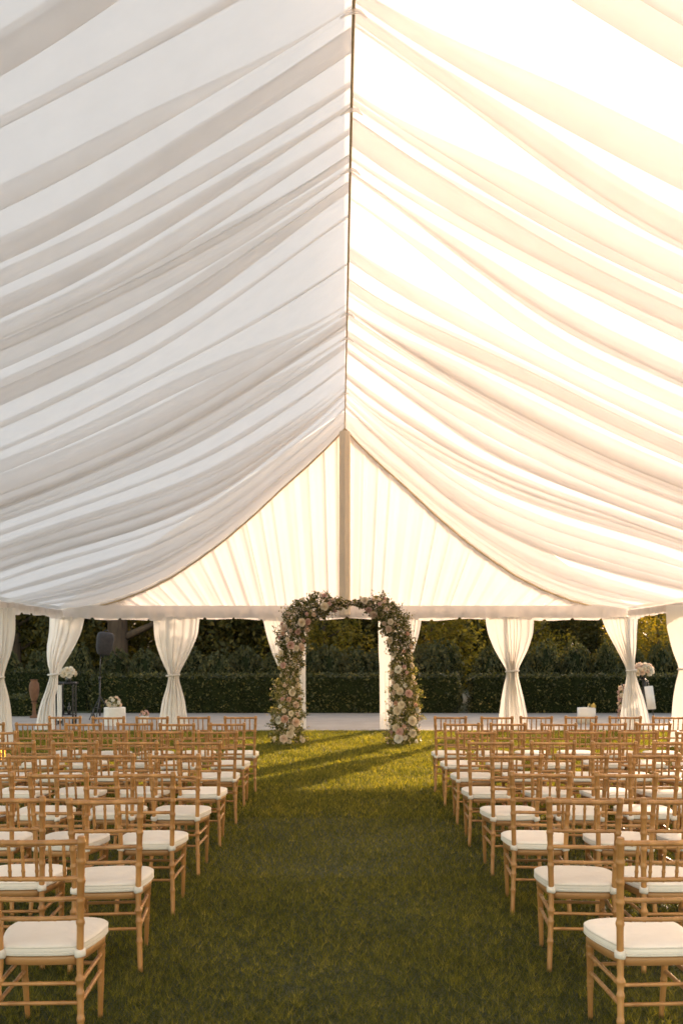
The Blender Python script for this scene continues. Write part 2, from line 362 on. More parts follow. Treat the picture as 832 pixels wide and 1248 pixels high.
def liner(side):
    r = random.Random(3 if side < 0 else 11)
    S = []  # (v, hfactor 0..1, gap)
    v = -4.0; first = True
    wl = []
    while v < YB-.25:
        w = r.choice([r.uniform(.18,.34), r.uniform(.45,.75), r.uniform(.6,1.1)])*(1.0 if v < 17 else .7)*(.8 if side > 0 else 1); wl.append((v, min(w, YB-v))); v += w
    for v, w in wl:
        big = r.random() < (.62 if side > 0 else .45)
        o = min(w*.6, r.uniform(.14,.34) if big else r.uniform(.02,.09)); g = r.uniform(.065,.11) if big else r.uniform(.012,.035)
        end = YB-(v+w) < .3
        if end: o = .0
        nseg = 9
        for j in range(nseg):
            t = j/(nseg-1); S.append((v+t*(w+o), (1-t)**1.5, g))
        if not end:
            S.append((v+w+o+.016, .06, g)); S.append((v+w+o+.018, .2, g)); S.append((v+w+o*.7, .55, g)); S.append((v+w+.2*o, .85, g))
    Xs = np.concatenate([np.linspace(0, 1.2, 12)[:-1], np.linspace(1.2, HW, 34)])
    V = np.array([s[0] for s in S]); H = np.array([s[1]*s[2]*1.6 for s in S])
    V = np.minimum(V, YB)
    # warp toward gathers at the ridge
    Vr = V.copy()
    for a, b in zip(Gs[:-1], Gs[1:]):
        k = (V >= a) & (V < b); t = (V[k]-a)/(b-a); Vr[k] = a+(b-a)*(t-.8*np.sin(2*np.pi*t)/(2*np.pi))
    P = np.zeros((len(V), len(Xs), 3))
    nx, nz = (ZR-ZE)/HW, 1.0; L = math.hypot(nx, nz); nx /= L; nz /= L
    for j, X in enumerate(Xs):
        w = sst(0, 2.6, X); v_ = Vr*(1-w)+V*w
        wob = .05*np.sin(X*1.1+V*.7)*w*sst(0, 1.5, YB-V)
        D = v_-kcoef(v_)*X*X+wob
        amp = (.12+.88*sst(0, 1.6, X))*(1-.55*sst(4.6, HW, X))*(sst(0, 1.4, YB-V)*.85+.15)
        bill = .055*np.sin(V*2.1+side)*sst(.3, 2.5, X)*(1-sst(4.8, HW, X))*sst(0, 2, YB-V)
        fine = (.008*np.sin(V*17+X*1.2)+.005*np.sin(V*31+X*2.3+1))*sst(0,.6,YB-V)
        h = H*amp+bill+fine
        Z = prof(X, D)+h*nz; rx = ridge_x(D)*(1-X/HW)
        P[:, j, 0] = side*(X+h*nx)+rx; P[:, j, 1] = D+.09*sst(YB-1.2, YB, v_); P[:, j, 2] = Z
    n0, n1 = len(V), len(Xs); idx = np.arange(n0*n1).reshape(n0, n1)
    Fc = np.stack([idx[:-1,:-1], idx[:-1,1:], idx[1:,1:], idx[1:,:-1]], -1).reshape(-1, 4)
    if side < 0: Fc = Fc[:, ::-1]
    o = npmesh('roof_liner', P.reshape(-1,3), Fc, M['liner'], tent, smooth=True); tl(o)
    o['label'] = 'shaded left ceiling liner in folds' if side < 0 else 'bright sunlit right ceiling liner in folds'
liner(-1); liner(1)
m = MB(); ys = np.linspace(-3.5, YB, 30); m.tube([(ridge_x(y), y, ZR-.015) for y in ys], .013, 8); tl(m.build('ridge_cord', M['trim'], tent))
for gy in (3.6, 5.6, 7.45, 8.8, 9.9, 14.1, 15.2, 18.4):
    m = MB(); x = float(ridge_x(gy)); m.tube([(x-.10,gy,ZR-.085),(x-.05,gy+.01,ZR-.045),(x,gy,ZR-.03),(x+.05,gy-.01,ZR-.045),(x+.10,gy,ZR-.085)], [.006,.016,.024,.016,.006], 8)
    tl(m.build('fabric_gather', M['liner'], tent))
for s_ in (-1, 1):
    m = MB(); P = []
    for i in range(9):
        X = (HW+.12)*i/8; P.append([(s_*X, y, 6.98-(6.98-2.70)*X/(HW+.12)-.05*math.sin(math.pi*((y+4)/5.05 % 1))*math.sin(math.pi*i/8)) for y in np.linspace(-4, YB+.12, 41)])
    m.grid(P if s_ < 0 else [r[::-1] for r in P]); tl(m.build('roof_cover', M['cover'], tent))
m = MB(); W_ = HW+.10; P = []
for i in range(41):
    x = -W_+2*W_*i/40; top = 6.97-(6.98-2.70)*abs(x)/(HW+.12); zb_ = catz(min(abs(x),HW))-.06; P.append([(x, YB+.13+.01*math.sin(x*3), zb_+max(top-zb_,.01)*k/8) for k in range(9)])
m.grid(P); tl(m.build('gable_sun_block', M['sun_block'], tent))  # end panel added to stop direct sun entering the roof space
# gable drape
def gable():
    for side in (-1, 1):
        N_ = 520; rows = 14; r = random.Random(5+side)
        ph = np.cumsum(np.array([r.uniform(.25, 1.5) for _ in range(N_)])*np.array([r.uniform(.6,1.4) for _ in range(N_)]))*.25
        xs = np.linspace(0, HW, N_); P = []
        sl = np.array([.30*math.sin(x*2.3+side)+.2*math.sin(x*5.7) for x in xs])
        for i in range(rows):
            t = i/(rows-1); row = []
            for j, x in enumerate(xs):
                zt = catz(x)+.03; zb = 2.56; xb = x*(.78+.22*(x/HW)**3); zz = zt+(zb-zt)*t
                tt = (zt-zz)/max(zt-zb, .01); xx = x+(xb-x)*tt
                a = .032+.012*math.sin(x*3.1)
                y = YB-.0+a*(math.sin(ph[j])+.35*math.sin(ph[j]*2.3+1))*(.55+.45*math.sin(math.pi*(.15+.7*t)))
                xx += .018*math.cos(ph[j])
                row.append((side*max(xx, 0), y, zz))
            P.append(row if side > 0 else row[::-1])
        m = MB(); m.grid(P); tl(m.build('gable_drape', M['gable'], tent))
        m = MB(); m.tube([(side*x, YB-.05, catz(x)-.022) for x in np.linspace(0, HW-.1, 50)], .020, 8); tl(m.build('gable_cord', M['trim'], tent))
gable()
m = MB(); seg = 28; P = []
for z in np.linspace(2.5, 6.46, 16):
    P.append([(.115*math.cos(a)*(1+.07*math.sin(a*7)), YB-.14+.11*math.sin(a)*(1+.07*math.sin(a*7)), z) for a in np.linspace(0, 2*math.pi, seg*2)])
m.grid(P); tl(m.build('gable_pole', M['pole_cloth'], tent))
def valance(p0, p1, zt, zb, seed, nm='valance'):
    r = random.Random(seed); L = math.dist(p0, p1); n = int(L/.03); dx, dy = (p1[0]-p0[0])/L, (p1[1]-p0[1])/L
    P = []; ph = 0; phs = []
    for j in range(n+1): ph += .55*r.uniform(.5, 1.6); phs.append(ph)
    bumps = [(.018*math.sin(j*.03*2.1+seed)+.013*math.sin(j*.03*5.3)+(.035 if (j*.03) % .61 < .05 else 0)) for j in range(n+1)]
    for i in range(8):
        t = i/7; row = []
        for j in range(n+1):
            s = j/n*L; z = zt+(zb+bumps[j]*1.0-zt)*t; off = (.006+.02*t)*math.sin(phs[j])
            row.append((p0[0]+dx*s-dy*off, p0[1]+dy*s+dx*off, z))
        P.append(row)
    m = MB(); m.grid(P); tl(m.build(nm, M['gable'], tent))
valance((-HW, YB-.09), (HW, YB-.09), 2.71, 2.405, 1)
valance((-HW, -4), (-HW, YB-.1), 2.62, 2.42, 2); valance((HW, -4), (HW, YB-.1), 2.62, 2.42, 3)
m = MB(); m.box(0, YB+.03, 2.53, 2*HW, .08, .1); tl(m.build('eave_beam', M['post'], tent, False))
for s in (-1, 1):
    m = MB(); m.box(s*(HW+.06), 8.7, 2.56, .08, 25.2, .1); tl(m.build('eave_beam', M['post'], tent, False))
bays = [PX(p, YB) for p in (64, 212, 352, 483, 620, 768)]
for x in bays:
    m = MB(); m.box(x, YB+.06, 1.24, .07, .06, 2.48, bev=.008); tl(m.build('post', M['post'], tent, False))
for s, y in ((-1, 17.25), (1, 17.4)):
    m = MB(); m.box(s*(HW+.04), y, 1.25, .06, .07, 2.5, bev=.008); tl(m.build('post', M['post'], tent, False))

# ------------------------------------------------------------ curtains
CG = 'tied curtains around the tent'
def curtain(D, rows, label, seed, bx=None, rz=0.0, band=True, npl=8):
    """rows: (py, xl, xr) in photo pixels at distance D"""
    pts = [(PZ(py, D), PX(a, D), PX(b, D)) for py, a, b in rows]; pts.sort(); 
    zz = [p[0] for p in pts]; la = [p[1] for p in pts]; lb = [p[2] for p in pts]
    cx = (la[-1]+lb[-1])/2 if bx is None else bx
    wmax = max(b-a for _, a, b in pts); iw = min(range(len(pts)), key=lambda i: lb[i]-la[i]); zw = zz[iw]
    r = random.Random(seed); t = empty('tied_curtain', (cx, D, 0), rz); tag(t, label, 'curtain', CG)
    n = npl*14; ph = [0]
    fr = 1
    for j in range(n):
        if j % 9 == 0: fr = r.choice((r.uniform(.3,.8), r.uniform(.9,2.2)))
        ph.append(ph[-1]+2*math.pi*npl/n*fr)
    def smooth_interp(z, a):   # monotone cubic-ish: sample smoothed
        s = 0; 
        for k in range(-3, 4): s += np.interp(np.clip(z+k*.035, zz[0], zz[-1]), zz, a)
        return s/7
    P = []
    for z in np.linspace(.012, zz[-1], 54):
        a, b = (smooth_interp(z, la), smooth_interp(z, lb)); w = b-a; g = 1-w/wmax; row = []
        A = .016+.042*g; bul = w*.22
        for j in range(n+1):
            u = j/n; x = a+w*u + .010*math.cos(ph[j]+z*.8)
            y = -bul*math.sin(math.pi*u)+A*math.sin(ph[j]+.7*math.sin(z*2+seed))*(.5+.5*math.sin(math.pi*u))+.01*math.sin(z*9+u*14)
            row.append((x-cx, y, z))
        P.append(row)
    m = MB(); m.grid(P); m.build('drape', M['curtain'], t)
    if band:
        wx = (smooth_interp(zw, la)+smooth_interp(zw, lb))/2-cx; hw = (smooth_interp(zw, lb)-smooth_interp(zw, la))/2+.012
        pts2 = [(wx+hw*1.05*math.cos(q), -.02+(.085)*math.sin(q)-hw*.25, zw+.01*math.cos(q)) for q in np.linspace(0, 2*math.pi, 25)]
        m = MB(); m.tube(pts2, .019, 8, False); m.build('tieback', M['curtain'], t)
    return t
yt = 752
curtain(YB+.04, [(yt,187,244),(775,188,241),(795,193,232),(810,199,224),(823,206,217),(836,203,220),(855,197,225),(889,192,230)], 'hourglass white curtain tied at its waist, left of the flower arch', 1, band=True)
curtain(YB+.04, [(yt,591,650),(772,594,649),(790,601,643),(806,610,635),(818,618,629),(832,614,632),(850,610,637),(889,605,645)], 'hourglass white curtain tied at its waist, right of the flower arch', 2)
curtain(YB+.04, [(yt,320,373),(775,325,373),(798,332,372),(822,343,372),(840,345,372),(860,345,372),(889,346,373)], 'white curtain panel hanging behind the left column of the flower arch', 3, band=False, npl=6)
curtain(YB+.04, [(yt,461,514),(772,461,511),(792,461,505),(812,462,496),(835,462,492),(860,462,491),(889,462,492)], 'white curtain panel hanging behind the right column of the flower arch', 4, band=False, npl=6)
curtain(YB-.03, [(yt,61,104),(772,60,99),(790,57,91),(808,57,80),(822,62,71),(836,57,72),(855,50,66),(870,46,65),(889,42,66)], 'white corner curtain swept left, beside the black flower stand', 5, npl=7)
curtain(YB-.03, [(yt,732,777),(772,740,776),(790,750,775),(806,759,773),(817,764,772),(832,762,777),(850,758,784),(870,755,789),(889,752,793)], 'white corner curtain swept right, beside the cream bouquet', 6, npl=7)
curtain(17.25, [(741,-36,20),(775,-36,19),(795,-32,15),(812,-22,8),(826,-12,4),(840,-14,9),(865,-20,13),(913,-28,17)], 'leftmost white side curtain, cut by the left edge of view', 7, npl=7)
curtain(17.4, [(738,811,872),(765,812,872),(785,816,868),(800,821,862),(815,827,850),(830,822,856),(860,818,862),(911,814,868)], 'rightmost white side curtain, cut by the right edge of view', 8, npl=7)

# ------------------------------------------------------------ chairs
def ringed(base, rings, s, w=.012, a=.10):
    r = base
    for q in rings:
        d = (s-q)/w
        if abs(d) < 3: r *= 1+a*math.exp(-d*d)
        d2 = (s-q-w*2.2)/(w*.6)
        if abs(d2) < 3: r *= 1-.05*math.exp(-d2*d2)
    return r
def bamboo(p0, p1, r0, r1, rings, seg=10, mid=None, n=44, bow=(0,0,0), w=.02, a=.16):
    """a turned stick from p0 to p1 through mid, with bamboo rings at the given fractions"""
    pts, rad = [], []; p0, p1 = Vector(p0), Vector(p1); mid = [Vector(q) for q in (mid or [])]
    P = [p0]+mid+[p1]; Ls = [0]
    for i in range(1, len(P)): Ls.append(Ls[-1]+(P[i]-P[i-1]).length)
    ss = sorted(set([i/n for i in range(n+1)]+[min(max(q+d*w, 0), 1) for q in rings for d in (-1.2,-.5,0,.5,1.2,2.2)]))
    for s in ss:
        q = [0, 0, 0]
        for k in range(3): 
            q[k] = sum(np.interp(np.clip(s+d, 0, 1)*Ls[-1], Ls, [p[k] for p in P]) for d in (-.06,-.03,0,.03,.06))/5 if (mid and .06 < s < .94) else np.interp(s*Ls[-1], Ls, [p[k] for p in P])
        q = Vector(q)+Vector(bow)*math.sin(math.pi*s)
        pts.append(q); rad.append(ringed(r0+(r1-r0)*s, rings, s, w, a))
    m = MB(); m.tube(pts, rad, seg); return m
def outline(n=64, inset=0.0):
    """seat outline: narrow at the back posts, bulging to the sides, rounded front"""
    out = []
    pts = [(-.148,-.215),(-.165,-.17),(-.19,-.08),(-.21,.02),(-.218,.11),(-.205,.18),(-.165,.222),(-.09,.24),(0,.245)]
    full = pts+[(-x, y) for x, y in reversed(pts[:-1])]
    full = [Vector(p) for p in full]
    # Chaikin smoothing of the closed outline
    for _ in range(3):
        q = []
        for i in range(len(full)):
            a, b = full[i], full[(i+1) % len(full)]; q += [a*.75+b*.25, a*.25+b*.75]
        full = q
    c = Vector((0, .015))
    return [c+(p-c)*(1-inset/((p-c).length)) for p in full]
def stack(levels):
    m = MB(); rings = [[(p.x, p.y, z(p) if callable(z) else z) for p in outline(inset=ins)] for z, ins in levels]; n = len(rings[0])
    vs = [v for r in rings for v in r]; fs = [(i*n+k, (i+1)*n+k, (i+1)*n+(k+1) % n, i*n+(k+1) % n) for i in range(len(rings)-1) for k in range(n)]
    fs.append(tuple(range(n))); m.add(vs, fs)
    top = [(len(rings)-1)*n+k for k in range(n)]; c = len(m.v); zt = sum(m.v[k][2] for k in top)/n; m.v.append((0,.015,zt+.001))
    for k in range(n): m.f.append((top[(k+1) % n], top[k], c))
    return m
def make_chair():
    t = empty('banquet_chair')
    post_r = [.05,.24,.40,.50,.58,.68,.76,.85,.93,.985]
    for s in (-1, 1):
        bamboo((s*.182,-.255,0), (s*.184,-.262,.922), .0140, .0165, [.17,.28,.335,.345,.60,.70,.795,.885,.975], mid=[(s*.168,-.215,.30),(s*.164,-.200,.40),(s*.168,-.208,.55)], w=.011, a=.26, n=50).build('back_post', M['wood'], t)
        bamboo((s*.165,.205,0), (s*.178,.170,.385), .0115, .0185, [.42,.47,.80,.9], w=.018, n=20, a=.14).build('leg', M['wood'], t)
    def xs(z): return float(np.interp(z, [0,.3,.4,.55,.922], [.182,.168,.164,.168,.184]))
    def yp(z): return float(np.interp(z, [0,.3,.4,.55,.922], [-.255,-.215,-.200,-.208,-.262]))
    for z, r_, b in ((.898,.0125,-.012),(.744,.0105,-.012),(.656,.0105,-.012),(.572,.0105,-.010)):
        x = xs(z)-.004; y = yp(z); bamboo((-x,y,z),(x,y,z), r_, r_, [.12,.3,.5,.7,.88], bow=(0,b,0), n=24, w=.014, a=.14).build('rail', M['wood'], t)
    for k in range(5):
        x = (k-2)*.056; b = -.012*(1-(x/.18)**2)
        bamboo((x,yp(.744)+b,.750),(x,yp(.898)+b,.892), .0072, .0072, [.2,.5,.8], seg=8, n=12, w=.04, a=.25).build('spindle', M['wood'], t)
    for z in (.300,.222):
        x = xs(z); y = yp(z); bamboo((-x,y,z),(x,y,z), .0088,.0088,[.2,.5,.8], n=16, w=.02, seg=8).build('stretcher', M['wood'], t)
        for s in (-1, 1):
            zf = z+.005; xf = .165+.013*zf/.385; yf = .205-.035*zf/.385
            bamboo((s*x,y,z),(s*xf,yf,zf), .0095,.0095,[.15,.38,.62,.85], n=16, w=.02, seg=8, a=.2).build('stretcher', M['wood'], t)
    bamboo((-.174,.180,.262),(.174,.180,.262), .009,.009,[.2,.5,.8], n=16, w=.02, seg=8).build('stretcher', M['wood'], t)
    stack([(.372,.018),(.374,.012),(.404,.010),(.409,.014)]).build('seat_frame', M['wood_dark'], t)
    cu = stack([(.4105,.014),(.413,.004),(.419,-.003),(.4235,.001),(.430,-.002),(.440,-.002),(.4475,.001),(.4525,-.0005),(.457,.006),(.4615,.020),(.4655,.05),(.4665,.09)]).build('cushion', M['cushion'], t)
    for z in (.4245, .4500):
        m = MB(); oo = outline(inset=.0005); m.tube([(p.x, p.y, z) for p in oo]+[(oo[0].x, oo[0].y, z)], .0032, 6, False); m.build('piping', M['tie'], cu)
    for s in (-1, 1):
        m = MB(); pts = [(s*.165+.0235*math.cos(a), -.2015+.0235*math.sin(a), .424+.004*math.sin(2*a)) for a in np.linspace(0, 2*math.pi, 17)]
        for dz in (-.009, .004, .0): pass
        m.tube([(s*.166, -.2025, .404), (s*.165,-.2015,.409), (s*.165,-.2015,.424),(s*.165,-.2015,.438),(s*.1655,-.203,.443)], [.0175,.0235,.0245,.0235,.0175], 14)
        m.box(s*.150, -.192, .424, .02, .02, .016, bev=.004)
        m.build('cushion_tie', M['tie'], cu)
    return t
chair0 = make_chair(); first = True
ordn = ['nearest','second','third','fourth','fifth','sixth','seventh','last']
seatn = ['aisle seat','second seat','third seat','fourth seat','fifth seat','sixth seat','seventh seat']
jr = random.Random(21)
for side in (-1, 1):
    for r_ in range(8):
        Dt = 4.07+1.115*r_
        for j in range(7):
            if side < 0 and r_ == 7 and j > 4: continue
            sp = .53 if (side < 0 or r_ > 1) else .485
            x = side*(1.275+sp*j+(.03 if side > 0 and r_ == 0 else 0))+jr.uniform(-.025,.025)*(1 if j else .4); y = Dt+.25+jr.uniform(-.05,.05)*(1 if j else .3)
            if abs(PX(0 if side < 0 else 832, Dt+.45)) < abs(x)-.24: continue
            o = chair0 if first else clone(chair0); first = False
            o.location = (x, y, 0); o.rotation_euler = (0, 0, R(jr.uniform(-4.6, 4.6)+(-side)*1.0))
            rn = ordn[r_]; lab = f"gold chair with white cushion, {'left' if side < 0 else 'right'} block, {rn} row{' from camera' if 0 < r_ < 7 else (' to camera' if r_ == 0 else ' before the arch')}, {seatn[j]}{' from aisle' if j else ''}"
            tag(o, lab, 'chair', 'gold banquet chairs in rows')

# ------------------------------------------------------------ flowers
def rose_mesh(name, m, s=1.0, seed=0):
    r = random.Random(seed); b = MB()
    for ring, (n, rad, h, tilt) in enumerate(((5,.048,.020,.95),(5,.038,.034,.55),(4,.026,.042,.3),(3,.014,.046,.12))):
        for k in range(n):
            a0 = 2*math.pi*k/n+ring*.6+r.uniform(-.1,.1); hw = math.pi/n*1.25; P = []
            for i in range(4):
                t = i/3; row = []
                for j in range(5):
                    u = (j/4-.5)*2; a = a0+hw*u*(1-.25*t*abs(u)); rr = rad*(.25+.75*math.sin(t*1.5))*(1+.10*t*(1-u*u))
                    z = h*(t**.8)-.010*t*u*u+(.004 if i == 3 else 0)*math.sin(3*u+seed)-.02*ring*0
                    row.append((math.cos(a)*rr*s, math.sin(a)*rr*s, (z-.5*rad*tilt*t*t*.4)*s))
                P.append(row)
            b.grid(P)
    me = bpy.data.meshes.new(name); me.from_pydata(b.v, [], b.f); me.polygons.foreach_set('use_smooth', [True]*len(me.polygons)); me.materials.append(m); me.update(); return me
roses = {c: rose_mesh('rose', M[c], 1.0, i) for i, c in enumerate(('cream','blush','pink','coral','ivory','yellow'))}
def rose(parent, p, nrm, c, s=1.0, name='rose'):
    o = bpy.data.objects.new(name, roses[c]); C.objects.link(o); o.parent = parent; o.location = p
    o.rotation_mode = 'QUATERNION'; o.rotation_quaternion = Vector(nrm).to_track_quat('Z', 'Y'); o.scale = (s, s, s); return o
DA = 18.2
arch = empty('flower_arch', (PX(421, DA), DA, 0)); tag(arch, 'round-topped flower arch of roses and greenery with open gap at its top', 'flower arch')
ox = PX(421, DA)
Lp = [(351,912,21),(350,890,20),(350,868,20),(349,845,18),(354,822,13),(355,797,17),(356,772,18),(362,754,18),(376,742,18),(394,737,15),(408,737,10),(418,736,6),(429,735,2.5)]
Rp = [(490,912,21),(492,890,20),(494,868,19),(493,845,18),(490,820,15),(489,795,14),(486,772,18),(478,755,19),(465,743,18),(454,737,13),(445,737,8),(437,736,5),(427,735,2.5)]
ar = random.Random(9)
for path, cnt in ((Lp, 50), (Rp, 49)):
    pts = [Vector((PX(a, DA)-ox, 0, max(PZ(b, DA), 0))) for a, b, c in path]; rad = [c*DA/F for a, b, c in path]
    L = [0]
    for i in range(1, len(pts)): L.append(L[-1]+(pts[i]-pts[i-1]).length)
    def at(s):
        s *= L[-1]; return Vector([np.interp(s, L, [p[k] for p in pts]) for k in range(3)]), float(np.interp(s, L, rad))
    m = MB(); m.tube(pts[:-1], .018, 8); m.build('metal_frame', M['black'], arch)
    n = 14000; P = np.zeros((n, 3)); T = rng.uniform(0, 1, n*3); T = T[rng.uniform(0, 1, n*3) < np.interp(T*L[-1], L, rad)/max(rad)][:n]; n = len(T); P = P[:n]
    for i in range(n):
        c, r0 = at(T[i]); tang = (at(min(T[i]+.02, 1))[0]-at(max(T[i]-.02, 0))[0]).normalized(); nn = Vector((tang.z, 0, -tang.x))
        a = rng.uniform(0, 2*math.pi); lump = 1+.22*math.sin(T[i]*47+a*2)+.15*math.sin(T[i]*91-a)
        q = r0*lump*(rng.uniform(.25, 1.0)**.5)*(1.0 if rng.random() > .12 else rng.uniform(1, 1.42))*.92
        P[i] = c+nn*q*math.cos(a)+Vector((0,1,0))*q*.85*math.sin(a)
    P[:,2] = P[:,2].clip(.01); leafobj('foliage', P, .040, M['leaf_arch'], arch)
    # sprigs that stick out
    m = MB(); SP = []
    for k in range(120):
        s = ar.uniform(.02, .97); c, r0 = at(s); a = ar.uniform(0, 2*math.pi); tang = (at(min(s+.02, 1))[0]-at(max(s-.02, 0))[0]).normalized(); nn = Vector((tang.z, 0, -tang.x))
        d = (nn*math.cos(a)+Vector((0,1,0))*math.sin(a)*.7+Vector((0,0,.35))+tang*ar.uniform(-.4,.4)).normalized(); ln = r0*ar.uniform(1.05, 1.5)
        e_ = c+d*ln; e_.z = max(e_.z, .03); m.tube([c, c.lerp(e_,.6)+Vector((0,0,.01)), e_], [.003,.0022,.001], 4)
        for q in range(9):
            w = .55+.45*q/8; SP.append(np.array(c.lerp(e_, w))+rng.normal(0, .012, 3))
    m.build('twig', M['stem'], arch); leafobj('sprig_leaves', np.array(SP), .034, M['leaf_arch'], arch)
    # small filler blossoms
    FP = []
    for k in range(420):
        c, r0 = at(ar.random()**1.25); a = ar.uniform(0, 2*math.pi); FP.append((c.x+r0*1.02*math.cos(a)*ar.uniform(.2,1.1), -abs(r0*math.sin(a))*ar.uniform(.7,1.05), max(c.z+r0*ar.uniform(-.6,.6), .02)))
    fo = leafobj('filler_blossom', np.repeat(np.array(FP), 3, 0)+rng.normal(0,.008,(len(FP)*3,3)), .026, M['blush'], arch)
    placed = []
    tries = 0
    while len(placed) < cnt and tries < 4000:
        tries += 1; s = ar.random()**1.15*.93; c, r0 = at(s); tang = (at(min(s+.02, 1))[0]-at(max(s-.02, 0))[0]).normalized(); nn = Vector((tang.z, 0, -tang.x))
        a = ar.uniform(-1.25, 1.25); d = nn*math.sin(a)-Vector((0,1,0))*math.cos(a)+Vector((0,0,.2)); p = c+(nn*math.sin(a)*.95-Vector((0,1,0))*math.cos(a))*r0*.93
        if p.z < .05 or any((p-q).length < .095 for q in placed): continue
        placed.append(p); ch = ar.choice(['cream','cream','cream','blush','blush','blush','pink','coral','ivory'] if s < .75 else ['cream','blush','pink'])
        rose(arch, p, d, ch, ar.choice([ar.uniform(.65,.95), ar.uniform(1.1,1.6)])*(1.12 if s < .3 else 1))

# ------------------------------------------------------------ things at the back left
def bouquet(parent, c, r, cols, n, sq=.75, seed=1, size=.9, leafn=160):
    rr = random.Random(seed)
    P = rng.normal(0, 1, (leafn, 3)); P /= np.linalg.norm(P, axis=1)[:, None]; P *= (r*rng.uniform(.5, 1.15, (leafn, 1))); P[:,2] *= sq; P += np.array(c)
    leafobj('foliage', P, .04, M['leaf_arch'], parent)
    for k in range(n):
        a = k*2.399; z = 1-1.5*(k+.5)/n; q = math.sqrt(max(0, 1-z*z)); d = Vector((q*math.cos(a), q*math.sin(a), z)); p = Vector(c)+Vector((d.x*r, d.y*r, d.z*r*sq))
        rose(parent, p, d, rr.choice(cols), size*rr.uniform(.8, 1.2), 'bloom')
# speaker on a stand
D = 24.0; sx_ = PX(125, D)
t = empty('speaker_stand', (PX(122, D), D, .025)); tag(t, 'slim black tripod stand holding up the speaker, in front of the hedge', 'speaker stand')
m = MB(); m.tube([(0,0,.12),(0,0,1.05)], .02, 10); m.tube([(0,0,1.0),(.02,0,1.66)], .013, 10); m.build('pole', M['black'], t)
m = MB(); m.lathe([(.02,0),(.034,.01),(.034,.07),(.02,.08)], (0,0,1.0)); m.build('collar', M['black'], t)
for k in range(3):
    a = k*2.094+.5; m = MB(); m.tube([(0,0,.62),(math.cos(a)*.36,math.sin(a)*.36,.015)], .011, 8); m.tube([(0,0,.30),(math.cos(a)*.17,math.sin(a)*.17,.33)], .007, 6); m.build('leg', M['black'], t)
t = empty('loudspeaker', (PX(126, D), D, 1.64), R(24)); t.rotation_euler = (R(4), R(7), R(24)); tag(t, 'charcoal covered loudspeaker tilted on top of a black stand', 'speaker')
m = MB(); lv = [(.0,.12,.10),(.04,.155,.14),(.16,.19,.165),(.40,.205,.175),(.50,.19,.165),(.545,.15,.12),(.56,.06,.05)]
P = [[(hx*np.sign(math.cos(a))*abs(math.cos(a))**.5, hy*np.sign(math.sin(a))*abs(math.sin(a))**.5, z) for a in np.linspace(0, 2*math.pi, 33)] for z, hx, hy in lv]
m.grid(P); m.build('cabinet', M['speaker'], t)
m = MB(); m.tube([(-.05,0,.555),(-.04,0,.60),(.04,0,.60),(.05,0,.555)], .010, 6); m.build('handle', M['black'], t)
m = MB(); m.lathe([(.02,-.06),(.024,0),(.05,.012)], seg=12); m.build('mount', M['black'], t)
# tall black flower stand
D = 23.0
t = empty('flower_stand', (PX(82, D), D, .025)); tag(t, 'tall black metal stand with white flowers on top, beside the left corner curtain', 'stand')
m = MB(); m.box(0,0,.955,.46,.34,.05,bev=.008); m.build('top', M['black'], t)
for s in (-1, 1):
    for q in (-1, 1):
        m = MB(); pts = [(s*.17,q*.12,0),(s*.17,q*.12,.93)]; m.tube([(s*.17,q*.12,.93*i/20) for i in range(21)], [.016+.009*abs(math.sin(i*1.2)) for i in range(21)], 8); m.build('leg', M['black'], t)
m = MB(); m.box(0,0,.22,.40,.30,.02,bev=.004); m.build('shelf', M['black'], t)
z0 = 1.005
t2 = empty('flower_vase', (PX(84, D), D-.02, z0)); tag(t2, 'low clear vase of white roses on the tall black stand', 'flower vase')
m = MB(); m.lathe([(.05,0),(.07,.02),(.075,.08),(.055,.12),(.06,.13)]); m.build('vase', M['glass'], t2)
bouquet(t2, (0,0,.21), .14, ['ivory','ivory','cream'], 11, .7, 3, 1.5, 140)
for i, (dx, hh) in enumerate(((-.09,.33),(.06,.27))):
    m = MB(); m.lathe([(.036,0),(.04,.01),(.04,hh*.6),(.014,hh*.75),(.014,hh),(.0,hh+.004)], seg=14)
    o = m.build('bottle', M['glass']); o.location = (PX(82,D)+dx, D-.04, .257); tag(o, ['taller','shorter'][i]+' dark glass bottle on the shelf of the black flower stand', 'bottle', 'bottles on the black stand')
# rack with two hanging white cloths
D = 22.6
t = empty('towel_rack', (PX(69, D), D, .025)); tag(t, 'thin black rack with long white cloth strips hanging on it', 'rack')
for x in (-.15, .0, .15):
    m = MB(); m.tube([(x,0,0),(x*1.0,0,.93),(x,0,.99)], [.011,.011,.018], 8); m.build('upright', M['black'], t)
m = MB(); m.tube([(-.17,0,.90),(.17,0,.90)], .010, 8); m.build('crossbar', M['black'], t)
m = MB(); m.tube([(-.17,-.1,.0),(-.17,.1,.0)], .012, 6); m.tube([(.17,-.1,.0),(.17,.1,.0)], .012, 6); m.build('foot', M['black'], t)
for i, x in enumerate((-.075, .075)):
    m = MB(); P = [[(x+(-.5+j/12)*.105*(1+.12*(1-z/.9)), -.016+.010*math.sin(j*1.3+i)+.006*math.sin(z*7), z) for j in range(13)] for z in np.linspace(.10,.90,12)]; m.grid(P)
    P = [[(x+(-.5+j/12)*.105, .018+.008*math.sin(j*1.3+i), z) for j in range(13)] for z in np.linspace(.30,.912,10)]; m.grid(P)
    o = m.build('hanging_cloth', M['white']); o.location = (PX(69, D), D, .035); tag(o, ['left','right'][i]+' long white cloth strip hanging on the thin black rack', 'cloth', 'cloths on the rack')
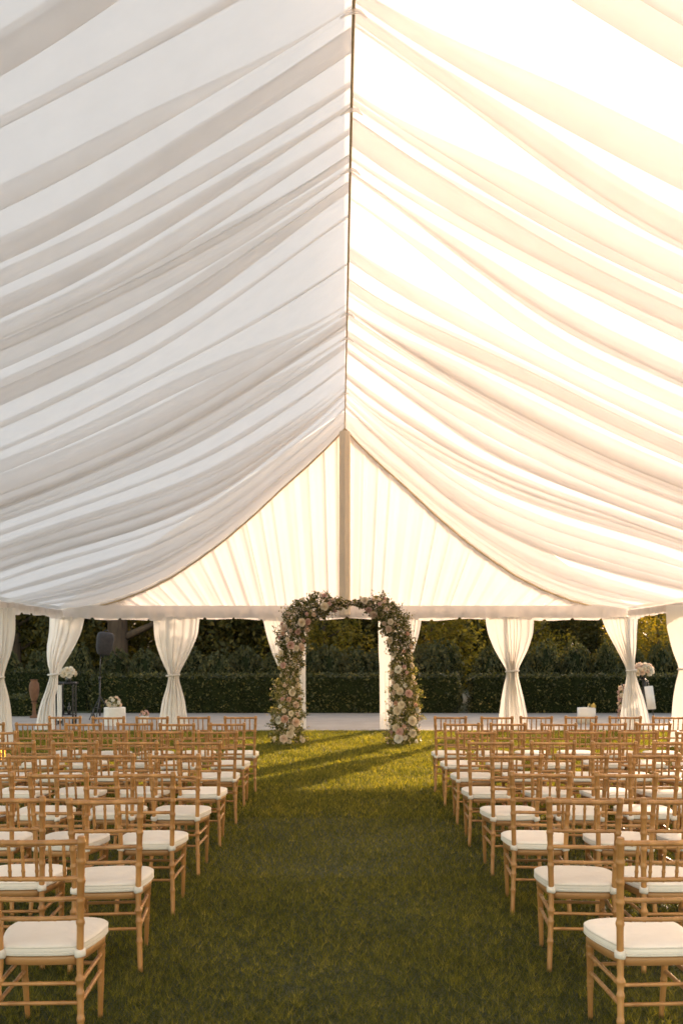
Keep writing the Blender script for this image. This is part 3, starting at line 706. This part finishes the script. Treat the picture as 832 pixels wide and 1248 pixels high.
# drum pedestal with flowers
D = 22.6; t = empty('drum_table', (PX(140, D), D, .025)); tag(t, 'low round table draped in white cloth, below the speaker', 'table')
m = MB(); P = [[(rr*(1+.02*math.sin(9*a)*(1-z/.43))*math.cos(a), rr*(1+.02*math.sin(9*a)*(1-z/.43))*math.sin(a), z) for a in np.linspace(0, 2*math.pi, 73)] for rr, z in ((.255,.0),(.25,.1),(.245,.25),(.243,.38),(.240,.405),(.225,.413),(.001,.414))]; m.grid(P); m.build('tablecloth', M['white'], t)
m = MB(); m.lathe([(.2,.0),(.21,.02),(.21,.39),(.2,.40)], seg=24); m.build('base', M['wood_dark'], t)
t2 = empty('flower_centrepiece', (PX(139, D), D-.02, .44)); tag(t2, 'loose white rose centrepiece on the low round draped table', 'flowers')
m = MB(); m.lathe([(.05,0),(.08,.02),(.09,.06),(.085,.065)]); m.build('bowl', M['white'], t2); bouquet(t2, (0,0,.10), .15, ['ivory','cream','blush'], 9, .75, 6, 1.05, 260)
t = empty('flower_pot', (PX(176, D), D, .025)); tag(t, 'small pink flower in a low pot behind the last chair row, left of the curtain', 'flower pot')
m = MB(); m.lathe([(.06,0),(.09,.03),(.10,.2),(.095,.21)]); m.build('pot', M['white'], t); bouquet(t, (0,0,.26), .08, ['pink','coral'], 5, .7, 8, 1.0, 60)
m = MB(); m.lathe([(.036,0),(.04,.01),(.04,.22),(.014,.28),(.014,.36),(.0,.365)], seg=14); o = m.build('bottle', M['glass']); o.location = (PX(114,D), D, .025); tag(o, 'dark bottle standing on the paving left of the low draped table', 'bottle')
# terracotta urn
D = 25.2; t = empty('garden_urn', (PX(42, D), D, .025)); tag(t, 'slim terracotta urn on a pedestal between the two leftmost curtains', 'urn')
m = MB(); m.lathe([(.11,0),(.11,.04),(.05,.07),(.04,.34),(.07,.38),(.07,.40)]); m.build('pedestal', M['terracotta'], t)
m = MB(); m.lathe([(.05,.402),(.075,.46),(.115,.62),(.13,.76),(.12,.87),(.085,.93),(.08,.955),(.105,.975),(.09,.98),(.06,.95)], seg=24); m.build('bowl', M['terracotta'], t)
# amber lantern at the left edge
D = 15.2; t = empty('candle_lantern', (PX(1, D), D, 0)); tag(t, 'small glowing amber lantern low on the grass at the left edge', 'lantern')
m = MB(); m.lathe([(.08,0),(.085,.01),(.08,.02)]); m.build('base', M['black'], t)
m = MB(); m.lathe([(.055,.022),(.07,.06),(.07,.17),(.05,.2),(.0,.205)]); m.build('lamp_glass', M['flame'], t)
for k in range(4):
    a = k*math.pi/2+.4; m = MB(); m.tube([(math.cos(a)*.077,math.sin(a)*.077,.02),(math.cos(a)*.077,math.sin(a)*.077,.20),(0,0,.26)], .004, 5); m.build('wire', M['black'], t)

# ------------------------------------------------------------ things at the back right
D = 23.4; t = empty('bouquet_stand', (PX(783, D), D, .025)); tag(t, 'slim black pedestal stand holding the cream bouquet', 'stand')
m = MB(); m.lathe([(.15,0),(.15,.015),(.03,.03),(.016,.06),(.016,.98),(.03,1.0),(.09,1.02),(.09,1.035)], seg=20); m.build('pedestal', M['black'], t)
t = empty('bouquet', (PX(783, D), D, 1.062)); tag(t, 'large round bouquet of cream and blush roses behind the right corner curtain', 'bouquet')
m = MB(); m.lathe([(.05,0),(.07,.03),(.08,.10),(.075,.11)]); m.build('vase', M['glass'], t); bouquet(t, (.0,0,.20), .21, ['cream','ivory','blush'], 34, .72, 12, 1.25, 320)
D = 22.9; t = empty('sign_easel', (PX(790, D), D, .025)); tag(t, 'blank white board leaning on a black easel, right of the corner curtain', 'sign')
m = MB(); 
m.box(.02,-.035,.62,.20,.018,.54,rot=Matrix.Rotation(R(-6),3,'Y')@Matrix.Rotation(R(-7),3,'X'),bev=.006); m.build('board', M['white'], t)
for s in (-1, 1):
    m = MB(); m.tube([(s*.14,.0,0),(s*.03-.05,.03,1.02)], .011, 6); m.build('leg', M['black'], t)
m = MB(); m.tube([(0,.28,0),(-.05,.05,.98)], .010, 6); m.build('leg', M['black'], t)
m = MB(); m.tube([(-.13,-.03,.345),(.13,-.03,.345)], .011, 6); m.build('ledge', M['black'], t)
D = 24.2; t = empty('flower_column', (PX(757, D), D, .025)); tag(t, 'narrow column of pink and blush roses left of the right corner curtain', 'flowers')
m = MB(); m.lathe([(.09,0),(.09,.02),(.02,.03),(.015,.9)]); m.build('rod', M['black'], t)
rr = random.Random(4)
P = rng.normal(0,.05,(260,3)); P[:,2] = rng.uniform(.1,.86,260); leafobj('foliage', P, .04, M['leaf_arch'], t)
for k in range(22):
    a = k*2.4; z = .1+.77*k/22; rose(t, (.06*math.cos(a), .06*math.sin(a), z), (math.cos(a), math.sin(a), .3), rr.choice(['blush','pink','cream']), 1.15, 'bloom')
D = 23.2; t = empty('planter_box', (PX(714, D), D, .025)); tag(t, 'white square planter box with pale yellow flower, against the right hedge', 'planter')
m = MB(); m.box(0,0,.185,.36,.34,.37,bev=.01); m.build('box', M['white'], t); bouquet(t, (.13,0,.40), .08, ['yellow','cream'], 5, .7, 15, .9, 60)

# ------------------------------------------------------------ light, sky, camera
AZ = R(26.5); EL = R(12.8)     # sun right of straight ahead, low
sun = bpy.data.lights.new('sun', 'SUN'); sun.energy = 2.0; sun.angle = R(.55); sun.color = (1.0, .89, .80)
so = bpy.data.objects.new('sun', sun); C.objects.link(so)
dvec = Vector((math.sin(AZ)*math.cos(EL), math.cos(AZ)*math.cos(EL), math.sin(EL)))
so.rotation_euler = dvec.to_track_quat('Z', 'Y').to_euler()
w = bpy.data.worlds.new('World'); bpy.context.scene.world = w; w.use_nodes = True; nt = w.node_tree
bg = nt.nodes['Background']; sky = nt.nodes.new('ShaderNodeTexSky'); sky.sky_type = 'NISHITA'; sky.sun_disc = False
sky.sun_elevation = EL; sky.sun_rotation = AZ; sky.air_density = 1.0; sky.dust_density = 1.1; sky.ozone_density = 1.0
nt.links.new(sky.outputs[0], bg.inputs[0]); bg.inputs[1].default_value = .15
cam = bpy.data.cameras.new('camera'); co = bpy.data.objects.new('camera', cam); C.objects.link(co)
co.location = (0, 0, CH); co.rotation_euler = (R(90), 0, 0)
cam.sensor_fit = 'VERTICAL'; cam.sensor_height = 36; cam.sensor_width = 24; cam.lens = 36*F/1248
cam.shift_y = (HY-624)/1248; cam.shift_x = -(CX-416)/1248; cam.clip_end = 2000; cam.clip_start = .05
cam.dof.use_dof = True; cam.dof.focus_distance = 6.6; cam.dof.aperture_fstop = 5.0
sc = bpy.context.scene; sc.camera = co
sc.view_settings.view_transform = 'Standard'; sc.view_settings.look = 'None'; sc.view_settings.gamma = 1; sc.view_settings.exposure = 2.16; sc.view_settings.use_white_balance = True; sc.view_settings.white_balance_temperature = 9200; sc.view_settings.white_balance_tint = 21
sc.view_settings.use_curve_mapping = False
sc.render.engine = 'CYCLES'; sc.cycles.use_denoising = True
sc.cycles.max_bounces = 10; sc.cycles.diffuse_bounces = 6; sc.cycles.transmission_bounces = 8; sc.cycles.glossy_bounces = 2
sc.cycles.sample_clamp_indirect = 8
